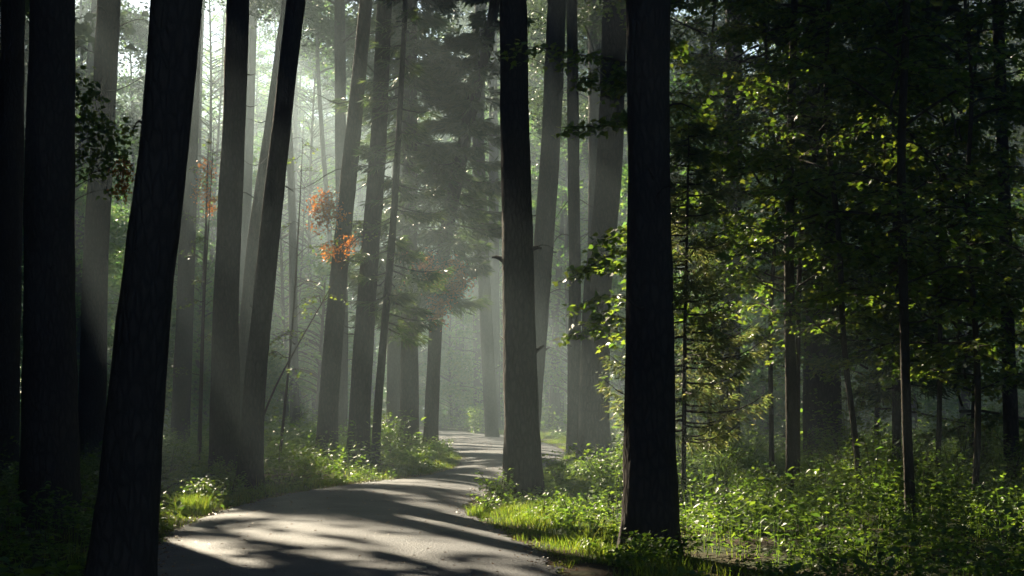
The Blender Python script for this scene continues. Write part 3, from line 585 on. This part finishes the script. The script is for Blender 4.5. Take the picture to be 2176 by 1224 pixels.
cover(30000, -22, 0, 11, 60, .22, 18, -1, .14, .55, .075, 12)
cover(24000, -50, 50, 38, 120, .5, 80, 0, .3, .95, .15, 10)
tag(mb.build('undergrowth', M['herb']), 'leafy green undergrowth covering the forest floor', 'undergrowth', kind='stuff')
mb = MB()
X, Y, D, S = scatter(620000, -8, 7, 9, 70, -.12, 2.3)
k = RNG.random(len(X)) < np.where(D < .12, .4, 1) * np.clip(np.where(S > 0, 1.75, .95) - D, .04, 1) * (vnoise(X * 1.1, Y * 1.1, 14) > .3); X, Y, D = X[k], Y[k], D[k]
h = (.035 + .10 * sstep(D, 0, .5)) * (.4 + 1.2 * RNG.random(len(X))) * (.35 + 1.5 * vnoise(X * 1.9, Y * 1.9, 4))
blades(mb, np.stack([X, Y, ground_z(X, Y) - .01], -1), h, .008, .9)
tag(mb.build('grass', M['grass']), 'short green grass along both road edges', 'grass', kind='stuff')
mb = MB(); X, Y, D, S = scatter(120000, -8, 6, 9, 60, -1.9, .6); k = RNG.random(len(X)) < np.exp(-(D / .17) ** 2) * .95 + .03; X, Y = X[k], Y[k]
D_, S_ = road_dist(X, Y); w_ = np.clip(-D_ / 2, 0, 1); Z = np.where(D_ < 0, .022 + .05 * (1 - (1 - 2 * w_) ** 2) + .02 * w_, ground_z(X, Y) + .012)
a = RNG.random(len(X)) * 6.283; leaves(mb, np.stack([X, Y, Z], -1), np.stack([np.cos(a), np.sin(a), 0 * a + .08], -1), unit(RNG.normal(size=(len(X), 3)) * .25 + [0, 0, 1]), .045, .025, .12)
tag(mb.build('leaf_litter', M['litter']), 'brown fallen leaves gathered along the road edges', 'leaf litter', kind='stuff')

# individual bushes
def bush(x, y, d, h, r, n, L, lab, mk='herb', stems=7):
    """x, y: photo pixel of its foot"""
    p = px(x, y, d); z0 = gz(p[0], p[1]); root = thing('bush', (p[0], p[1], z0), lab, 'bush'); st, fo = MB(), MB(); Ps = []
    for k in range(stems):
        a = RNG.random() * 6.283; e = r * RNG.random() ** .5; t = np.linspace(0, 1, 6); hh = h * RNG.uniform(.65, 1.05)
        q = np.stack([p[0] + math.cos(a) * e * t ** 1.4, p[1] + math.sin(a) * e * t ** 1.4, z0 - .03 + hh * t], -1); tube(st, q, .006 * (1 - .7 * t) + .0015, 4)
        m_ = n // stems; v = .12 + .88 * RNG.random(m_) ** .8; Ps.append(np.stack([np.interp(v, t, q[:, c_]) for c_ in range(3)], -1) + RNG.normal(size=(m_, 3)) * np.array([.09, .09, .04]) * (.5 + r))
    P = np.concatenate(Ps); m_ = len(P); a = RNG.random(m_) * 6.283; Dr = unit(np.stack([np.cos(a), np.sin(a), RNG.normal(size=m_) * .3], -1)); s_ = .55 + .8 * RNG.random(m_)
    leaves(fo, P, Dr, unit(RNG.normal(size=(m_, 3)) * .45 + np.array([0, 0, 1.])), L * s_, L * .62 * s_, .08)
    st.build('stem', M['barkthin'], root, True); fo.build('foliage', M[mk], root); return root
bush(1060, 1075, 21.3, .58, .32, 620, .06, 'sunlit bush at the road edge in front of the grey knotted trunk', stems=12)
bush(1030, 1090, 20.2, .32, .28, 380, .05, 'low bright bush jutting over the right road edge', stems=9)
bush(1190, 1030, 24, .85, .35, 520, .08, 'tall leafy herb bush right of the grey knotted trunk', stems=9)
bush(1150, 1120, 18.6, .42, .25, 300, .05, 'small bush in the grass below the knotted trunk', stems=7)
bush(1215, 1120, 18.2, .48, .2, 260, .055, 'upright bright bush in the right verge', stems=6)
bush(1290, 1060, 21.5, .9, .5, 900, .065, 'dense sunlit bush in front of the wide brown trunk', stems=14)
bush(1350, 1190, 14.0, .36, .35, 420, .06, 'shaded bush in front of the big scaly trunk', stems=8)
bush(1420, 1175, 14.2, .3, .3, 320, .06, 'low dark bush at the right foot of the big scaly trunk', stems=8)
bush(1530, 1060, 22, .8, .5, 800, .065, 'sunlit bush right of the young spruce', stems=12)
bush(1620, 1110, 19, .55, .5, 700, .06, 'broad dappled bush between young spruce and straight maple', stems=12)
bush(1800, 930, 26, 1.9, .7, 900, .09, 'tall bush catching sun behind the crooked sapling', stems=14)
bush(2030, 1080, 20, 1.0, .6, 800, .07, 'bush with bright glints near the bottom right corner', stems=12)
bush(430, 1075, 21, .5, .35, 520, .06, 'leafy bush behind the lit grass tuft on the left', stems=10)
bush(490, 1060, 22.6, .48, .25, 380, .06, 'bush with pale shining leaves before the twin trunks', stems=8)
bush(640, 1020, 29, .55, .4, 520, .07, 'glinting bush at the left road edge before the bend clump', stems=10)
bush(700, 1000, 31, .4, .4, 420, .07, 'low bush at the foot of the leftmost bend trunk', stems=8)
bush(830, 985, 37, 1.35, .5, 900, .075, 'tall bright bush between the slim stem and the dark spruce', stems=14)
bush(935, 970, 40, .55, .45, 620, .07, 'sunny low bush at the tip of the grassy bend', stems=10)
bush(880, 995, 34.5, .42, .5, 620, .065, 'low spreading bush at the inner road edge of the bend', stems=10)
bush(1010, 925, 66, 1.3, .6, 600, .12, 'bush on the outer edge of the far road curve', stems=10)
bush(360, 1010, 27, .7, .6, 700, .075, 'dim bush between the nearest black trunk and the twin trunks', stems=12)
for k in range(26):
    for q in range(50):
        y = RP.uniform(19, 33); x = RP.uniform(2.5, .37 * y); D_ = road_dist([x], [y])[0][0]
        if D_ > 1.5: break
    p = np.array([x, y]); sx = x / y * F + 1088
    b_ = bush(sx, 900, y, RNG.uniform(.35, 1.1) * (.6 + .02 * y), RNG.uniform(.25, .6), int(RNG.uniform(350, 800)), RNG.uniform(.045, .075), 'leafy bush among the undergrowth of the right-hand wood', stems=9)
    b_['group'] = 'bushes among the undergrowth on the right'
def tuft(x, y, d, n, h, r, lab):
    p = px(x, y, d); a = RNG.random(n) * 6.283; q = r * np.sqrt(RNG.random(n)); X = p[0] + np.cos(a) * q; Y = p[1] + np.sin(a) * q
    mb = MB(); blades(mb, np.stack([X, Y, ground_z(X, Y) - .01], -1), h * (.5 + .6 * RNG.random(n)), .011, .8)
    tag(mb.build('grass_tuft', M['grass'], origin=(p[0], p[1], 0)), lab, 'grass tuft')
tuft(408, 1092, 20.2, 420, .34, .22, 'bright yellow green grass tuft at the left road edge')
tuft(505, 1068, 22.4, 200, .2, .18, 'small lit grass tuft by the road before the twin trunks')
tuft(1010, 1095, 19.8, 160, .22, .12, 'small grass tuft at the tip of the right verge')

# ---------------------------------------------------------------- haze
m, t, o = mat('haze'); pv = nd(t, 'ShaderNodeVolumePrincipled', Density=HAZE, Anisotropy=.32)
pv.inputs['Color'].default_value = (.72, .91, 1.0, 1); pv.inputs['Density Attribute'].default_value = ''
t.links.new(pv.outputs[0], o.inputs['Volume'])
mb = MB(); x0, x1, y0, y1, z0, z1 = -145, 145, -65, 265, -1.6, 36
mb.add([(x0, y0, z0), (x1, y0, z0), (x1, y1, z0), (x0, y1, z0), (x0, y0, z1), (x1, y0, z1), (x1, y1, z1), (x0, y1, z1)],
       [(0, 3, 2, 1), (4, 5, 6, 7), (0, 1, 5, 4), (1, 2, 6, 5), (2, 3, 7, 6), (3, 0, 4, 7)])
tag(mb.build('haze', m), 'thin morning mist filling the wood', 'haze', kind='stuff')
